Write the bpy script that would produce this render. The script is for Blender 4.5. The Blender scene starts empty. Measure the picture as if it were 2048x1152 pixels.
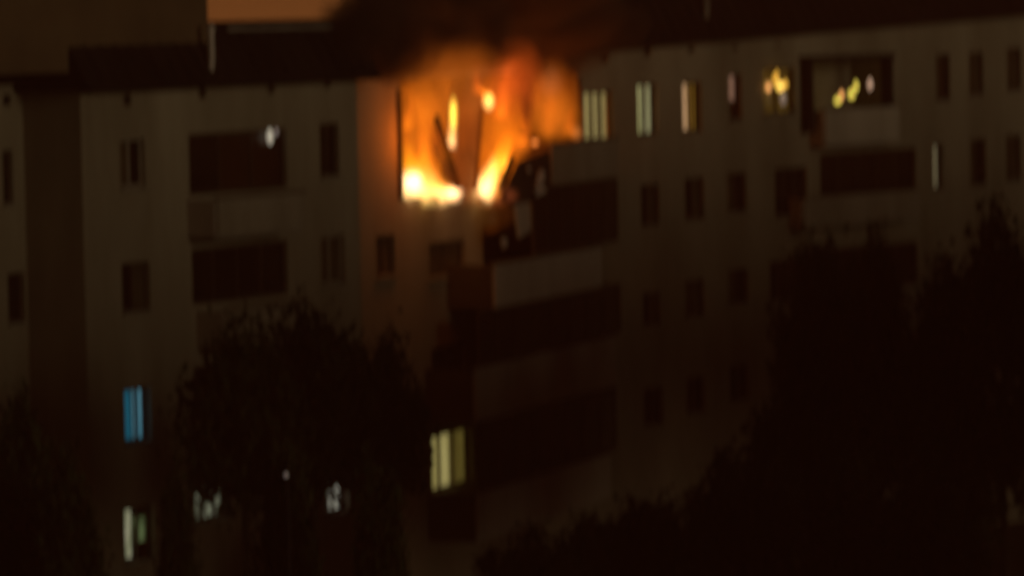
import bpy, bmesh, math, random
import numpy as np
from mathutils import Vector, Matrix

random.seed(7)
rng = np.random.default_rng(7)
scene = bpy.context.scene
col = scene.collection
R = math.radians

# ------------------------------------------------------------------ camera
HC = 16.8                      # height of the window the photograph was taken from
FPX = 9000.0                   # focal length in pixels of the 2048 px wide photograph
PITCH = math.atan(544 / FPX)
ROLL = -math.atan(0.02)
cam_d = bpy.data.cameras.new("camera")
cam = bpy.data.objects.new("camera", cam_d)
col.objects.link(cam)
cam_d.sensor_width = 36.0
cam_d.lens = 36.0 * FPX / 2048
cam_d.clip_start = 0.5
cam_d.clip_end = 3000
CAM_ROT = Matrix.Rotation(R(90) - PITCH, 3, 'X') @ Matrix.Rotation(ROLL, 3, 'Z')
cam.matrix_world = Matrix.Translation((0, 0, HC)) @ CAM_ROT.to_4x4()
cam_d.dof.use_dof = True       # hand held phone zoom, focused too near
cam_d.dof.focus_distance = 40.0
cam_d.dof.aperture_fstop = 1.0
cam_d.dof.aperture_ratio = 1.8
scene.camera = cam

# ------------------------------------------------------------------ night sky and its light
world = bpy.data.worlds.new("World")
scene.world = world
world.use_nodes = True
SUN_EL, SUN_AZ = R(8), R(128)      # azimuth measured clockwise from +Y
wn = world.node_tree.nodes
wl = world.node_tree.links
wn.clear()
w_out = wn.new('ShaderNodeOutputWorld')
w_bg = wn.new('ShaderNodeBackground')
w_sky = wn.new('ShaderNodeTexSky')
w_sky.sky_type = 'NISHITA'
w_sky.sun_disc = False
w_sky.sun_elevation = SUN_EL
w_sky.sun_rotation = SUN_AZ
w_sc = wn.new('ShaderNodeVectorMath'); w_sc.operation = 'SCALE'
w_sc.inputs['Scale'].default_value = 0.0006
wl.new(w_sky.outputs[0], w_sc.inputs[0])
# city glow: warm near the horizon all the way round, fading with height
w_tc = wn.new('ShaderNodeTexCoord')
w_sep = wn.new('ShaderNodeSeparateXYZ')
wl.new(w_tc.outputs['Generated'], w_sep.inputs[0])
w_ramp = wn.new('ShaderNodeValToRGB')
w_ramp.color_ramp.elements[0].position = 0.0
w_ramp.color_ramp.elements[0].color = (0.21, 0.068, 0.016, 1)
w_ramp.color_ramp.elements[1].position = 0.35
w_ramp.color_ramp.elements[1].color = (0.008, 0.0035, 0.0018, 1)
e = w_ramp.color_ramp.elements.new(0.07)
e.color = (0.03, 0.011, 0.004, 1)
wl.new(w_sep.outputs[2], w_ramp.inputs[0])
w_add = wn.new('ShaderNodeVectorMath'); w_add.operation = 'ADD'
wl.new(w_sc.outputs[0], w_add.inputs[0])
wl.new(w_ramp.outputs[0], w_add.inputs[1])
wl.new(w_add.outputs[0], w_bg.inputs[0])
w_bg.inputs[1].default_value = 0.85
wl.new(w_bg.outputs[0], w_out.inputs[0])

sun_d = bpy.data.lights.new("sun", 'SUN')
sun_d.energy = 0.335
sun_d.angle = R(19)
sun_d.color = (0.96, 0.75, 0.42)
sun = bpy.data.objects.new("sun", sun_d)
col.objects.link(sun)
to_sun = Vector((math.sin(SUN_AZ) * math.cos(SUN_EL), math.cos(SUN_AZ) * math.cos(SUN_EL), math.sin(SUN_EL)))
sun.rotation_euler = to_sun.to_track_quat('Z', 'Y').to_euler()
sun.location = to_sun * 200

scene.view_settings.view_transform = 'Standard'
scene.view_settings.look = 'None'
scene.view_settings.exposure = 0.0
scene.view_settings.gamma = 1.0
scene.view_settings.use_curve_mapping = False

# ------------------------------------------------------------------ materials
def new_mat(name):
    m = bpy.data.materials.new(name)
    m.use_nodes = True
    return m, m.node_tree.nodes, m.node_tree.links

def surface(name, a, b, rough=0.85, scale=1.5, detail=6, bump=0.15, spec=0.3, metallic=0.0, streak=False, bump_scale=12):
    m, n, l = new_mat(name)
    p = n['Principled BSDF']
    p.inputs['Roughness'].default_value = rough
    p.inputs['Specular IOR Level'].default_value = spec
    p.inputs['Metallic'].default_value = metallic
    tc = n.new('ShaderNodeTexCoord')
    mp = n.new('ShaderNodeMapping')
    l.new(tc.outputs['Object'], mp.inputs[0])
    if streak:
        mp.inputs['Scale'].default_value = (1, 1, 0.25)
    t = n.new('ShaderNodeTexNoise')
    t.inputs['Scale'].default_value = scale
    t.inputs['Detail'].default_value = detail
    t.inputs['Roughness'].default_value = 0.65
    l.new(mp.outputs[0], t.inputs['Vector'])
    r = n.new('ShaderNodeValToRGB')
    r.color_ramp.elements[0].position = 0.32
    r.color_ramp.elements[1].position = 0.68
    r.color_ramp.elements[0].color = (*a, 1)
    r.color_ramp.elements[1].color = (*b, 1)
    l.new(t.outputs[0], r.inputs[0])
    l.new(r.outputs[0], p.inputs['Base Color'])
    if bump:
        t2 = n.new('ShaderNodeTexNoise')
        t2.inputs['Scale'].default_value = bump_scale
        t2.inputs['Detail'].default_value = 4
        l.new(tc.outputs['Object'], t2.inputs['Vector'])
        bp = n.new('ShaderNodeBump')
        bp.inputs['Strength'].default_value = bump
        bp.inputs['Distance'].default_value = 0.02
        l.new(t2.outputs[0], bp.inputs['Height'])
        l.new(bp.outputs[0], p.inputs['Normal'])
    return m

def lit(name, a, b, strength, scale=(9, 9, 0.4), contrast=(0.35, 0.65)):
    """A curtain, blind or shade with a lamp behind it: it gives off light, in folds."""
    m, n, l = new_mat(name)
    p = n['Principled BSDF']
    p.inputs['Base Color'].default_value = (*[min(0.6, c) for c in a], 1)
    p.inputs['Roughness'].default_value = 0.9
    tc = n.new('ShaderNodeTexCoord')
    mp = n.new('ShaderNodeMapping')
    mp.inputs['Scale'].default_value = scale
    l.new(tc.outputs['Object'], mp.inputs[0])
    t = n.new('ShaderNodeTexNoise')
    t.inputs['Scale'].default_value = 1.0
    t.inputs['Detail'].default_value = 3
    l.new(mp.outputs[0], t.inputs['Vector'])
    r = n.new('ShaderNodeValToRGB')
    r.color_ramp.elements[0].position = contrast[0]
    r.color_ramp.elements[1].position = contrast[1]
    r.color_ramp.elements[0].color = (*a, 1)
    r.color_ramp.elements[1].color = (*b, 1)
    l.new(t.outputs[0], r.inputs[0])
    l.new(r.outputs[0], p.inputs['Emission Color'])
    p.inputs['Emission Strength'].default_value = strength
    return m

M = {}
M['wall'] = surface('wall_render', (0.22, 0.19, 0.135), (0.40, 0.36, 0.28), scale=0.35, streak=True)
M['wall_b'] = surface('wall_render_sooted', (0.25, 0.21, 0.15), (0.37, 0.32, 0.24), scale=0.5, streak=True)
M['parapet'] = surface('parapet_concrete', (0.40, 0.36, 0.31), (0.56, 0.51, 0.45), scale=0.8, streak=True)
M['parapet_dark'] = surface('parapet_dark', (0.25, 0.22, 0.17), (0.37, 0.33, 0.27), scale=0.8, streak=True)  # darker tone than the other parapets
M['slab'] = surface('slab_concrete', (0.22, 0.20, 0.17), (0.32, 0.29, 0.25), scale=1.2)
M['roof'] = surface('roof_bitumen', (0.010, 0.008, 0.008), (0.030, 0.022, 0.020), rough=0.95, scale=0.6, spec=0.08)
M['ridge'] = surface('ridge_metal', (0.22, 0.20, 0.18), (0.36, 0.33, 0.30), rough=0.6, scale=2, metallic=0.2)
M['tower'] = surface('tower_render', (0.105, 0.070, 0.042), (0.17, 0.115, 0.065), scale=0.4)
M['pipe'] = surface('pipe_paint', (0.55, 0.50, 0.48), (0.80, 0.74, 0.72), rough=0.5, scale=3)
M['frame'] = surface('frame_paint', (0.05, 0.032, 0.022), (0.09, 0.06, 0.04), rough=0.6, scale=5, bump=0.05)
M['frame_pale'] = surface('frame_paint_pale', (0.30, 0.27, 0.22), (0.42, 0.38, 0.32), rough=0.6, scale=5, bump=0.05)
M['glass'] = surface('dark_glass', (0.010, 0.007, 0.006), (0.035, 0.022, 0.015), rough=0.12, scale=0.9, bump=0.02, spec=0.5, bump_scale=2)
M['curtained'] = surface('curtained_glass', (0.07, 0.055, 0.035), (0.14, 0.11, 0.07), rough=0.25, scale=1.4, bump=0.02, bump_scale=2)
M['glass_warm'] = surface('warm_dark_glass', (0.03, 0.012, 0.006), (0.07, 0.03, 0.014), rough=0.3, scale=0.9, bump=0)
M['sooted'] = surface('sooted_sheet', (0.02, 0.014, 0.01), (0.07, 0.05, 0.035), rough=0.9, scale=2.5, bump=0.4)
M['char'] = surface('charred', (0.03, 0.02, 0.015), (0.22, 0.12, 0.06), rough=0.95, scale=1.8, bump=0.5)
M['pier'] = surface('scorched_pier', (0.09, 0.05, 0.035), (0.22, 0.13, 0.08), rough=0.95, scale=1.2, bump=0.3)
M['black'] = surface('burnt_timber', (0.008, 0.006, 0.006), (0.03, 0.02, 0.018), rough=0.95, scale=8, bump=0.5)
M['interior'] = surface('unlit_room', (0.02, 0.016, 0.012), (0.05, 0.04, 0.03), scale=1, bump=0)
M['bark'] = surface('bark', (0.02, 0.014, 0.01), (0.06, 0.045, 0.03), rough=0.95, scale=6, bump=0.6)
M['leaf'] = surface('leaf', (0.012, 0.018, 0.006), (0.05, 0.06, 0.02), rough=0.7, scale=1.2, bump=0, spec=0.15)
M['ground'] = surface('ground_grass', (0.02, 0.022, 0.010), (0.05, 0.045, 0.025), rough=1.0, scale=0.6, bump=0.4)
M['asphalt'] = surface('asphalt', (0.035, 0.033, 0.03), (0.06, 0.055, 0.05), rough=0.95, scale=3, bump=0.2)

m, n, l = new_mat('clear_glass')
n.remove(n['Principled BSDF'])
tr = n.new('ShaderNodeBsdfTransparent'); gl = n.new('ShaderNodeBsdfGlossy'); mx = n.new('ShaderNodeMixShader')
gl.inputs['Roughness'].default_value = 0.1
mx.inputs[0].default_value = 0.05
l.new(tr.outputs[0], mx.inputs[1]); l.new(gl.outputs[0], mx.inputs[2])
l.new(mx.outputs[0], n['Material Output'].inputs[0])
M['clear'] = m

# ------------------------------------------------------------------ helpers
def link(name, mesh, parent=None, loc=None):
    o = bpy.data.objects.new(name, mesh)
    col.objects.link(o)
    if parent is not None:
        o.parent = parent
        if parent.location.length > 0:
            o.matrix_parent_inverse = Matrix.Translation(parent.location).inverted()
    return o

def empty(name, loc=(0, 0, 0), parent=None):
    o = bpy.data.objects.new(name, None)
    o.empty_display_size = 0.3
    col.objects.link(o)
    o.location = loc
    if parent is not None:
        o.parent = parent
    return o

def tag(o, label=None, cat=None, group=None, kind=None):
    if label: o['label'] = label
    if cat: o['category'] = cat
    if group: o['group'] = group
    if kind: o['kind'] = kind
    return o

class MB:
    """Collects faces in WORLD coordinates; build() links them as one mesh object whose origin is the world's."""
    def __init__(self):
        self.v = []; self.f = []
    def quad(self, a, b, c, d):
        i = len(self.v)
        self.v += [tuple(a), tuple(b), tuple(c), tuple(d)]
        self.f.append((i, i + 1, i + 2, i + 3))
    def hexa(self, p):
        """p: eight corners, bottom ring of four then top ring of four"""
        i = len(self.v)
        self.v += [tuple(q) for q in p]
        for f in ((0, 3, 2, 1), (4, 5, 6, 7), (0, 1, 5, 4), (1, 2, 6, 5), (2, 3, 7, 6), (3, 0, 4, 7)):
            self.f.append(tuple(i + k for k in f))
    def tube(self, pts, rad, seg=8):
        """tapered tube through pts with radii rad"""
        rings = []
        for k, p in enumerate(pts):
            p = Vector(p)
            a = Vector(pts[max(0, k - 1)]); b = Vector(pts[min(len(pts) - 1, k + 1)])
            d = (b - a).normalized()
            x = d.orthogonal().normalized(); y = d.cross(x)
            ring = []
            for s in range(seg):
                an = 2 * math.pi * s / seg
                ring.append(len(self.v))
                self.v.append(tuple(p + (x * math.cos(an) + y * math.sin(an)) * rad[k]))
            rings.append(ring)
        for r0, r1 in zip(rings, rings[1:]):
            for s in range(seg):
                self.f.append((r0[s], r0[(s + 1) % seg], r1[(s + 1) % seg], r1[s]))
        self.f.append(tuple(reversed(rings[0])))
        self.f.append(tuple(rings[-1]))
    def build(self, name, mat, parent=None, smooth=False, bevel=0):
        me = bpy.data.meshes.new(name)
        me.from_pydata(self.v, [], self.f)
        me.materials.append(mat)
        if smooth:
            me.polygons.foreach_set('use_smooth', [True] * len(me.polygons))
        o = bpy.data.objects.new(name, me)
        col.objects.link(o)
        if parent is not None:
            base = parent.location.copy()
            if parent.parent: base = base + parent.parent.location
            me.transform(Matrix.Translation(-base))
            o.parent = parent
        else:
            c = sum((Vector(v) for v in self.v), Vector()) / max(1, len(self.v))
            c.z = min(v[2] for v in self.v)
            me.transform(Matrix.Translation(-c)); o.location = c
        if bevel:
            bm = o.modifiers.new('bevel', 'BEVEL'); bm.width = bevel; bm.segments = 2
        return o

def ray(px, py):
    d = CAM_ROT @ Vector(((px - 1024) / FPX, -(py - 576) / FPX, -1))
    return d

def at(px, py, depth):
    """the place seen at a photograph position at this distance along the ground"""
    d = ray(px, py)
    return Vector((0, 0, HC)) + d * (depth / d.y)

class Plane:
    """A vertical facade plane through two plan points; u runs along it, off is metres in front of it."""
    def __init__(self, a, b):
        self.a = Vector((a[0], a[1], 0)); self.b = Vector((b[0], b[1], 0))
        self.t = (self.b - self.a).normalized()
        self.n = Vector((self.t.y, -self.t.x, 0))
        self.len = (self.b - self.a).length
    def uz(self, px, py, off=0.0):
        d = ray(px, py)
        o = Vector((0, 0, HC))
        k = ((self.a - o).dot(self.n) + off) / d.dot(self.n)
        p = o + d * k
        return (p - self.a).dot(self.t), p.z
    def w(self, u, z, off=0.0):
        p = self.a + self.t * u + self.n * off
        return Vector((p.x, p.y, z))
    def rect(self, x0, y0, x1, y1, off=0.0):
        """the upright rectangle on this plane that covers a rectangle of the photograph"""
        xm, ym = (x0 + x1) / 2, (y0 + y1) / 2
        u0, _ = self.uz(x0, ym, off); u1, _ = self.uz(x1, ym, off)
        _, z1 = self.uz(xm, y0, off); _, z0 = self.uz(xm, y1, off)
        return (u0, u1, z0, z1)

def pbox(mb, pl, u0, u1, z0, z1, o0, o1):
    mb.hexa([pl.w(u0, z0, o1), pl.w(u1, z0, o1), pl.w(u1, z0, o0), pl.w(u0, z0, o0),
             pl.w(u0, z1, o1), pl.w(u1, z1, o1), pl.w(u1, z1, o0), pl.w(u0, z1, o0)])

def plan(px, depth):
    p = at(px, 576, depth)
    return (p.x, p.y)

# ------------------------------------------------------------------ ground
g = MB()
g.quad((-700, -300, 0), (700, -300, 0), (700, 1100, 0), (-700, 1100, 0))
tag(g.build('ground', M['ground']), kind='structure')
A0, A1 = plan(170, 100.2), plan(722, 111.0)
PA = Plane(A0, A1)
road = MB()
for s0, s1 in ((-40, 0), (0, 40)):
    road.quad(PA.w(s0, 0.004, 16), PA.w(s0, 0.004, 11), PA.w(s1, 0.004, 11), PA.w(s1, 0.004, 16))
tag(road.build('road', M['asphalt']), kind='structure')
kerb = MB()
pbox(kerb, PA, -40, 40, 0, 0.13, 10.8, 10.995)
tag(kerb.build('kerb', M['slab']), kind='structure')

# ------------------------------------------------------------------ the burning apartment house
PB = Plane(plan(700, 112.6), plan(1163, 128.5))
cs = PB.b
PC = Plane((cs.x, cs.y), (cs.x + 0.63 * 44, cs.y + 0.777 * 44))
s1v = PA.w(0, 0, -1.55)
s0v = PA.w(-16, 0, -1.55)
PS = Plane((s0v.x, s0v.y), (s1v.x, s1v.y))       # the set back end of the house, far left
PR = Plane((s1v.x, s1v.y), A0)                    # the return wall between them
DEPTH = 11.0

house = empty('apartment_building', PA.w(0, 0))
tag(house, 'long four to five storey pale rendered apartment house with one top flat in flames', 'building')

def zat(pl, px, py, off=0.0):
    return pl.uz(px, py, off)[1]

eA = (zat(PA, 170, 177), zat(PA, 720, 152))
eB = (eA[1], zat(PC, 1200, 96))
uC1, zC1 = PC.uz(2048, 25)
uC0, zC0 = PC.uz(1200, 96)
slC = (zC1 - zC0) / (uC1 - uC0)
eC = (zC0 - slC * uC0, zC0 + slC * (PC.len - uC0))
eS = (zat(PS, 20, 160),) * 2
eB = (eA[1], eC[0])

def wall_with_openings(name, pl, u0, u1, ztop, openings, mat, reveal=0.2):
    """a facade with real holes in it; ztop = (height at u0, height at u1)"""
    def top(u):
        return ztop[0] + (ztop[1] - ztop[0]) * (u - u0) / (u1 - u0)
    zt = min(ztop) - 0.02
    us = {u0, u1}; zs = {0.0, zt}
    for a, b, c, d in openings:
        us |= {a, b}; zs |= {c, d}
    us = sorted(u for u in us if u0 <= u <= u1)
    zs = sorted(z for z in zs if 0 <= z <= zt)
    mb = MB()
    for ua, ub in zip(us, us[1:]):
        um = (ua + ub) / 2
        for za, zb in zip(zs, zs[1:]):
            zm = (za + zb) / 2
            if any(a < um < b and c < zm < d for a, b, c, d in openings):
                continue
            mb.quad(pl.w(ua, za), pl.w(ub, za), pl.w(ub, zb), pl.w(ua, zb))
        mb.quad(pl.w(ua, zt), pl.w(ub, zt), pl.w(ub, top(ub)), pl.w(ua, top(ua)))
    for a, b, c, d in openings:
        mb.quad(pl.w(a, c), pl.w(a, d), pl.w(a, d, -reveal), pl.w(a, c, -reveal))
        mb.quad(pl.w(b, d), pl.w(b, c), pl.w(b, c, -reveal), pl.w(b, d, -reveal))
        mb.quad(pl.w(a, d), pl.w(b, d), pl.w(b, d, -reveal), pl.w(a, d, -reveal))
        mb.quad(pl.w(b, c), pl.w(a, c), pl.w(a, c, -reveal), pl.w(b, c, -reveal))
    return mb.build(name, mat, house)

def window(pl, r, sashes=2, panes=None, frame='frame', label=None, transom=False, split=None, back=0.12, sill=True):
    """frame with mullions, one pane per light, and behind lit glass its curtain"""
    u0, u1, z0, z1 = r
    e = empty('window', pl.w((u0 + u1) / 2, z0, 0) - house.location, house)
    if label: e['label'] = label
    f = MB(); t = 0.055
    o0, o1 = -back - 0.05, -back + 0.01
    g0 = 0.004
    pbox(f, pl, u0 + g0, u0 + t, z0 + g0, z1 - g0, o0, o1)
    pbox(f, pl, u1 - t, u1 - g0, z0 + g0, z1 - g0, o0, o1)
    pbox(f, pl, u0 + t, u1 - t, z0 + g0, z0 + t, o0, o1)
    pbox(f, pl, u0 + t, u1 - t, z1 - t, z1 - g0, o0, o1)
    cuts = split or [k / sashes for k in range(1, sashes)]
    edges = [u0] + [u0 + (u1 - u0) * c for c in cuts] + [u1]
    for c in edges[1:-1]:
        pbox(f, pl, c - t * 0.7, c + t * 0.7, z0 + t, z1 - t, o0, o1)
    if transom:
        zt = z0 + (z1 - z0) * 0.72
        pbox(f, pl, edges[0] + t, edges[1] - t * 0.7, zt - t / 2, zt + t / 2, o0, o1 - 0.004)
    f.build('frame', M[frame], e)
    if sill and (z1 - z0) < 2:
        s = MB(); pbox(s, pl, u0 - 0.05, u1 + 0.05, z0 - 0.05, z0 - 0.004, 0.003, 0.09)
        s.build('sill', M['slab'], e)
    panes = panes or ['glass'] * (len(edges) - 1)
    for k, (a, b) in enumerate(zip(edges, edges[1:])):
        kind = panes[k % len(panes)]
        p = MB()
        if kind in ('glass', 'curtained'):
            pbox(p, pl, a + t * 0.6, b - t * 0.6, z0 + t * 0.8, z1 - t * 0.8, o0 + 0.02, o0 + 0.03)
            p.build('pane', M[kind], e)
        else:
            pbox(p, pl, a + t * 0.6, b - t * 0.6, z0 + t * 0.8, z1 - t * 0.8, o0 + 0.02, o0 + 0.03)
            p.build('pane', M['clear'], e)
            cm, lo, hi = kind if isinstance(kind, tuple) else (kind, 0.0, 1.0)
            # pleated curtain or blind just behind the glass, covering lo..hi of the height
            c = MB()
            za = z0 + t + (z1 - z0 - 2 * t) * lo; zb = z0 + t + (z1 - z0 - 2 * t) * hi
            nf = max(6, int((b - a) / 0.05))
            for q in range(nf):
                ua = a + 0.02 + (b - a - 0.04) * q / nf; ub = a + 0.02 + (b - a - 0.04) * (q + 1) / nf
                oa = o0 - 0.08 - 0.025 * (q % 2); ob = o0 - 0.08 - 0.025 * ((q + 1) % 2)
                c.quad(pl.w(ua, za, oa), pl.w(ub, za, ob), pl.w(ub, zb, ob), pl.w(ua, zb, oa))
            c.build('curtain', M[cm], e)
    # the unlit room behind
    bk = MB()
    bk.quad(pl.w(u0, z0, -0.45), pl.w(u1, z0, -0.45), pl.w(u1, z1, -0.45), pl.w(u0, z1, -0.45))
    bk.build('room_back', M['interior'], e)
    return e

# light seen through curtains
M['l_blue'] = lit('curtain_blue', (0.003, 0.065, 0.10), (0.008, 0.11, 0.165), 0.95)
M['l_blue_pale'] = lit('curtain_blue_pale', (0.03, 0.15, 0.21), (0.09, 0.24, 0.30), 1.0)
M['l_yellow'] = lit('curtain_straw', (0.23, 0.19, 0.055), (0.36, 0.31, 0.12), 1.15)
M['l_straw'] = lit('curtain_olive', (0.19, 0.15, 0.05), (0.32, 0.26, 0.10), 1.25)
M['l_olive'] = lit('curtain_dim_olive', (0.07, 0.052, 0.01), (0.11, 0.085, 0.018), 1.0)
M['l_green'] = lit('curtain_pale_green', (0.25, 0.24, 0.09), (0.40, 0.39, 0.18), 1.4)
M['l_green_dim'] = lit('curtain_grey_green', (0.18, 0.17, 0.08), (0.28, 0.27, 0.14), 1.3)
M['l_pink'] = lit('curtain_peach', (0.36, 0.21, 0.10), (0.50, 0.31, 0.16), 1.3)
M['l_gold'] = lit('curtain_gold', (0.15, 0.08, 0.008), (0.26, 0.14, 0.02), 1.1)
M['l_rose'] = lit('curtain_dusty_rose', (0.15, 0.075, 0.045), (0.24, 0.13, 0.085), 1.0)
M['l_grey'] = lit('curtain_grey', (0.06, 0.064, 0.04), (0.28, 0.30, 0.20), 1.0, scale=(3, 3, 2.2), contrast=(0.42, 0.62))
M['l_leaf'] = lit('curtain_leaf_green', (0.015, 0.022, 0.008), (0.10, 0.14, 0.055), 1.0, scale=(3, 3, 2.2), contrast=(0.42, 0.62))
M['l_pale'] = lit('lamp_shade_pale', (0.40, 0.36, 0.25), (0.62, 0.56, 0.42), 1.0)
M['l_slit'] = lit('curtain_gap', (0.12, 0.10, 0.055), (0.20, 0.17, 0.09), 1.0)

# window list: plane, photo rectangle, keyword arguments
WIN = {
 'S': [((6, 300, 26, 408), dict(sashes=1)), ((16, 545, 50, 645), dict(sashes=1)), ((18, 800, 54, 900), dict(sashes=1))],
 'A': [((240, 277, 290, 375), dict(panes=['curtained', 'glass'], frame='frame_pale', label='window with a pale curtain in its left half')),
       ((640, 246, 678, 352), dict(panes=['glass'], sashes=2)),
       ((244, 524, 300, 622), dict(panes=['glass', 'curtained'])),
       ((642, 470, 690, 568), dict(panes=['curtained'], frame='frame_pale')),
       ((250, 775, 302, 884), dict(panes=['l_blue', 'l_blue_pale'], split=[0.62], label='window lit teal blue')),
       ((646, 700, 694, 800), dict(panes=['glass'])),
       ((250, 1012, 310, 1122), dict(panes=[('l_pale2', 0.02, 1.0), ('l_leaf', 0.3, 0.8)], split=[0.56], label='lit window partly behind foliage')),
       ((650, 928, 698, 1026), dict(panes=[('l_grey', 0.35, 0.95), ('l_spot', 0.02, 0.5)], label='dim window with one bright lower corner')),
       ((390, 962, 460, 1040), dict(sashes=3, panes=['l_grey', 'l_grey', 'l_grey'], label='dim grey green window behind the leaves')),
      ],
 'B': [((752, 470, 790, 552), dict(panes=['curtained'])),
       ((858, 482, 930, 552), dict(panes=['curtained'])),
       ((756, 690, 794, 780), dict(panes=['glass'])),
       ((864, 690, 932, 770), dict(panes=['glass'])),
       ((758, 905, 796, 1000), dict(panes=['glass'])),
       ((864, 862, 946, 976), dict(sashes=3, panes=['l_yellow', 'l_yellow', 'l_olive'], split=[0.28, 0.62], label='three light window glowing straw yellow')),
      ],
 'C': [((1169, 182, 1226, 280), dict(sashes=3, panes=['l_straw'], split=[0.38, 0.68], label='wide window with striped straw curtains')),
       ((1276, 167, 1316, 269), dict(panes=['l_green', 'l_green_dim'], label='two light window glowing pale green')),
       ((1366, 164, 1404, 263), dict(panes=['l_pink', 'l_gold'], split=[0.6], label='window lit peach and gold')),
       ((1458, 148, 1484, 240), dict(sashes=1, panes=[('l_rose', 0.42, 1.0)], label='window with a short dusty rose blind')),
       ((1528, 135, 1590, 228), dict(panes=['clear_open'], label='window full of fairy lights')),
       ((1872, 108, 1900, 200), dict(panes=['curtained', 'glass'])),
       ((1938, 104, 1966, 190), dict(panes=['curtained'])),
       ((2014, 95, 2042, 180), dict(panes=['curtained'])),
       ((1282, 368, 1318, 450), dict(panes=['glass', 'curtained'])),
       ((1370, 355, 1408, 438), dict(panes=['glass', 'curtained'])),
       ((1454, 345, 1492, 424), dict(panes=['curtained', 'glass'])),
       ((1550, 335, 1614, 432), dict(sashes=3, panes=['glass'])),
       ((1868, 288, 1888, 378), dict(sashes=1, panes=['l_slit'], label='narrow window slit lit pale grey')),
       ((1940, 278, 1972, 370), dict(panes=['curtained', 'glass'])),
       ((2012, 270, 2042, 360), dict(panes=['curtained'])),
       ((1286, 585, 1320, 650), dict(panes=['glass', 'curtained'])),
       ((1370, 560, 1408, 632), dict(panes=['curtained'])),
       ((1456, 538, 1496, 606), dict(panes=['curtained', 'glass'])),
       ((1540, 520, 1604, 600), dict(sashes=3, panes=['glass'])),
       ((1288, 775, 1326, 850), dict(panes=['glass'])),
       ((1374, 755, 1410, 825), dict(panes=['glass'])),
       ((1460, 730, 1498, 800), dict(panes=['glass'])),
       ((1474, 1128, 1486, 1144), dict(sashes=1, panes=['l_dot'], label='tiny dim lit basement window')),
      ]}
M['l_pale2'] = lit('curtain_pale_sage', (0.20, 0.21, 0.12), (0.42, 0.40, 0.27), 0.9, scale=(4, 4, 2.0), contrast=(0.4, 0.62))
M['l_spot'] = lit('curtain_bright_corner', (0.30, 0.30, 0.22), (0.5, 0.48, 0.4), 1.0)
M['l_halo'] = lit('lamp_halo_amber', (0.045, 0.026, 0.004), (0.09, 0.052, 0.008), 1.0, scale=(3, 3, 2))  # emission imitates the golden halo round the bulbs
M['l_dot'] = lit('dim_lit_glass', (0.03, 0.02, 0.03), (0.05, 0.035, 0.05), 1.0)

PL = {'S': PS, 'A': PA, 'B': PB, 'C': PC}
OPEN = {k: [] for k in PL}
todo = []
for k, rows in WIN.items():
    for px, kw in rows:
        r = PL[k].rect(*px)
        OPEN[k].append(r)
        todo.append((PL[k], r, kw))

# attic vents under the eaves
VENT = {'A': [(255, 200), (405, 186), (543, 176), (655, 165)],
        'C': [(1210, 118), (1295, 104), (1382, 97), (1470, 90), (1555, 84), (1646, 78), (1740, 70), (1840, 62)],
        'S': [(14, 200)], 'B': []}
vents = []
for k, pts in VENT.items():
    for px, py in pts:
        u, z = PL[k].uz(px, py)
        r = (u - 0.16, u + 0.16, z - 0.13, z + 0.13)
        OPEN[k].append(r); vents.append((PL[k], r))

# big openings: loggia doors on A, the burning flat on B, the loggias on C
A_LOG = [PA.rect(378, 262, 574, 384), PA.rect(384, 488, 576, 600), PA.rect(388, 720, 578, 826)]
fu0, _ = PB.uz(802, 280); fu1, _ = PB.uz(1160, 240)
fz1 = PB.uz(960, 150)[1]; fz0 = PB.uz(860, 392)[1]
FIRE = (fu0, fu1, fz0, fz1)
OPEN['A'] += A_LOG
OPEN['B'].append(FIRE)
C_LOG = [PC.rect(1625, 118, 1782, 232), PC.rect(1640, 300, 1832, 388), PC.rect(1645, 490, 1835, 575), PC.rect(1650, 680, 1838, 765)]
OPEN['C'] += C_LOG
OPEN['B'] += [PB.rect(965, 440, 1150, 520), PB.rect(965, 640, 1150, 720), PB.rect(975, 840, 1150, 920)]
B_DOORS = OPEN['B'][-3:]

wall_with_openings('wall', PS, 0, PS.len, eS, OPEN['S'], M['wall'])
wall_with_openings('wall', PR, 0, PR.len, (eA[0], eA[0]), [], M['wall'])
wall_with_openings('wall', PA, 0, PA.len, eA, OPEN['A'], M['wall'])
wall_with_openings('wall', PB, 0, PB.len, eB, OPEN['B'], M['wall_b'])
wall_with_openings('wall', PC, 0, PC.len, eC, OPEN['C'], M['wall'])
# the rest of the block: back walls, ends, and the short return from A to B
bk = MB()
def vq(p, q, z):
    bk.quad((p.x, p.y, 0), (q.x, q.y, 0), (q.x, q.y, z), (p.x, p.y, z))
pts_back = [PS.w(0, 0, -DEPTH), PA.w(PA.len, 0, -DEPTH), PB.w(PB.len * 0.8, 0, -DEPTH), PC.w(PC.len, 0, -DEPTH)]
zb = min(eA)
for p, q in zip(pts_back, pts_back[1:]): vq(q, p, zb)
vq(PS.w(0, 0, 0), pts_back[0], zb)
vq(pts_back[-1], PC.w(PC.len, 0, 0), eC[1])
vq(PA.w(PA.len, 0, 0), PA.w(PA.len, 0, -3.0), eA[1] )
bk.build('back_wall', M['wall'], house)

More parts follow.
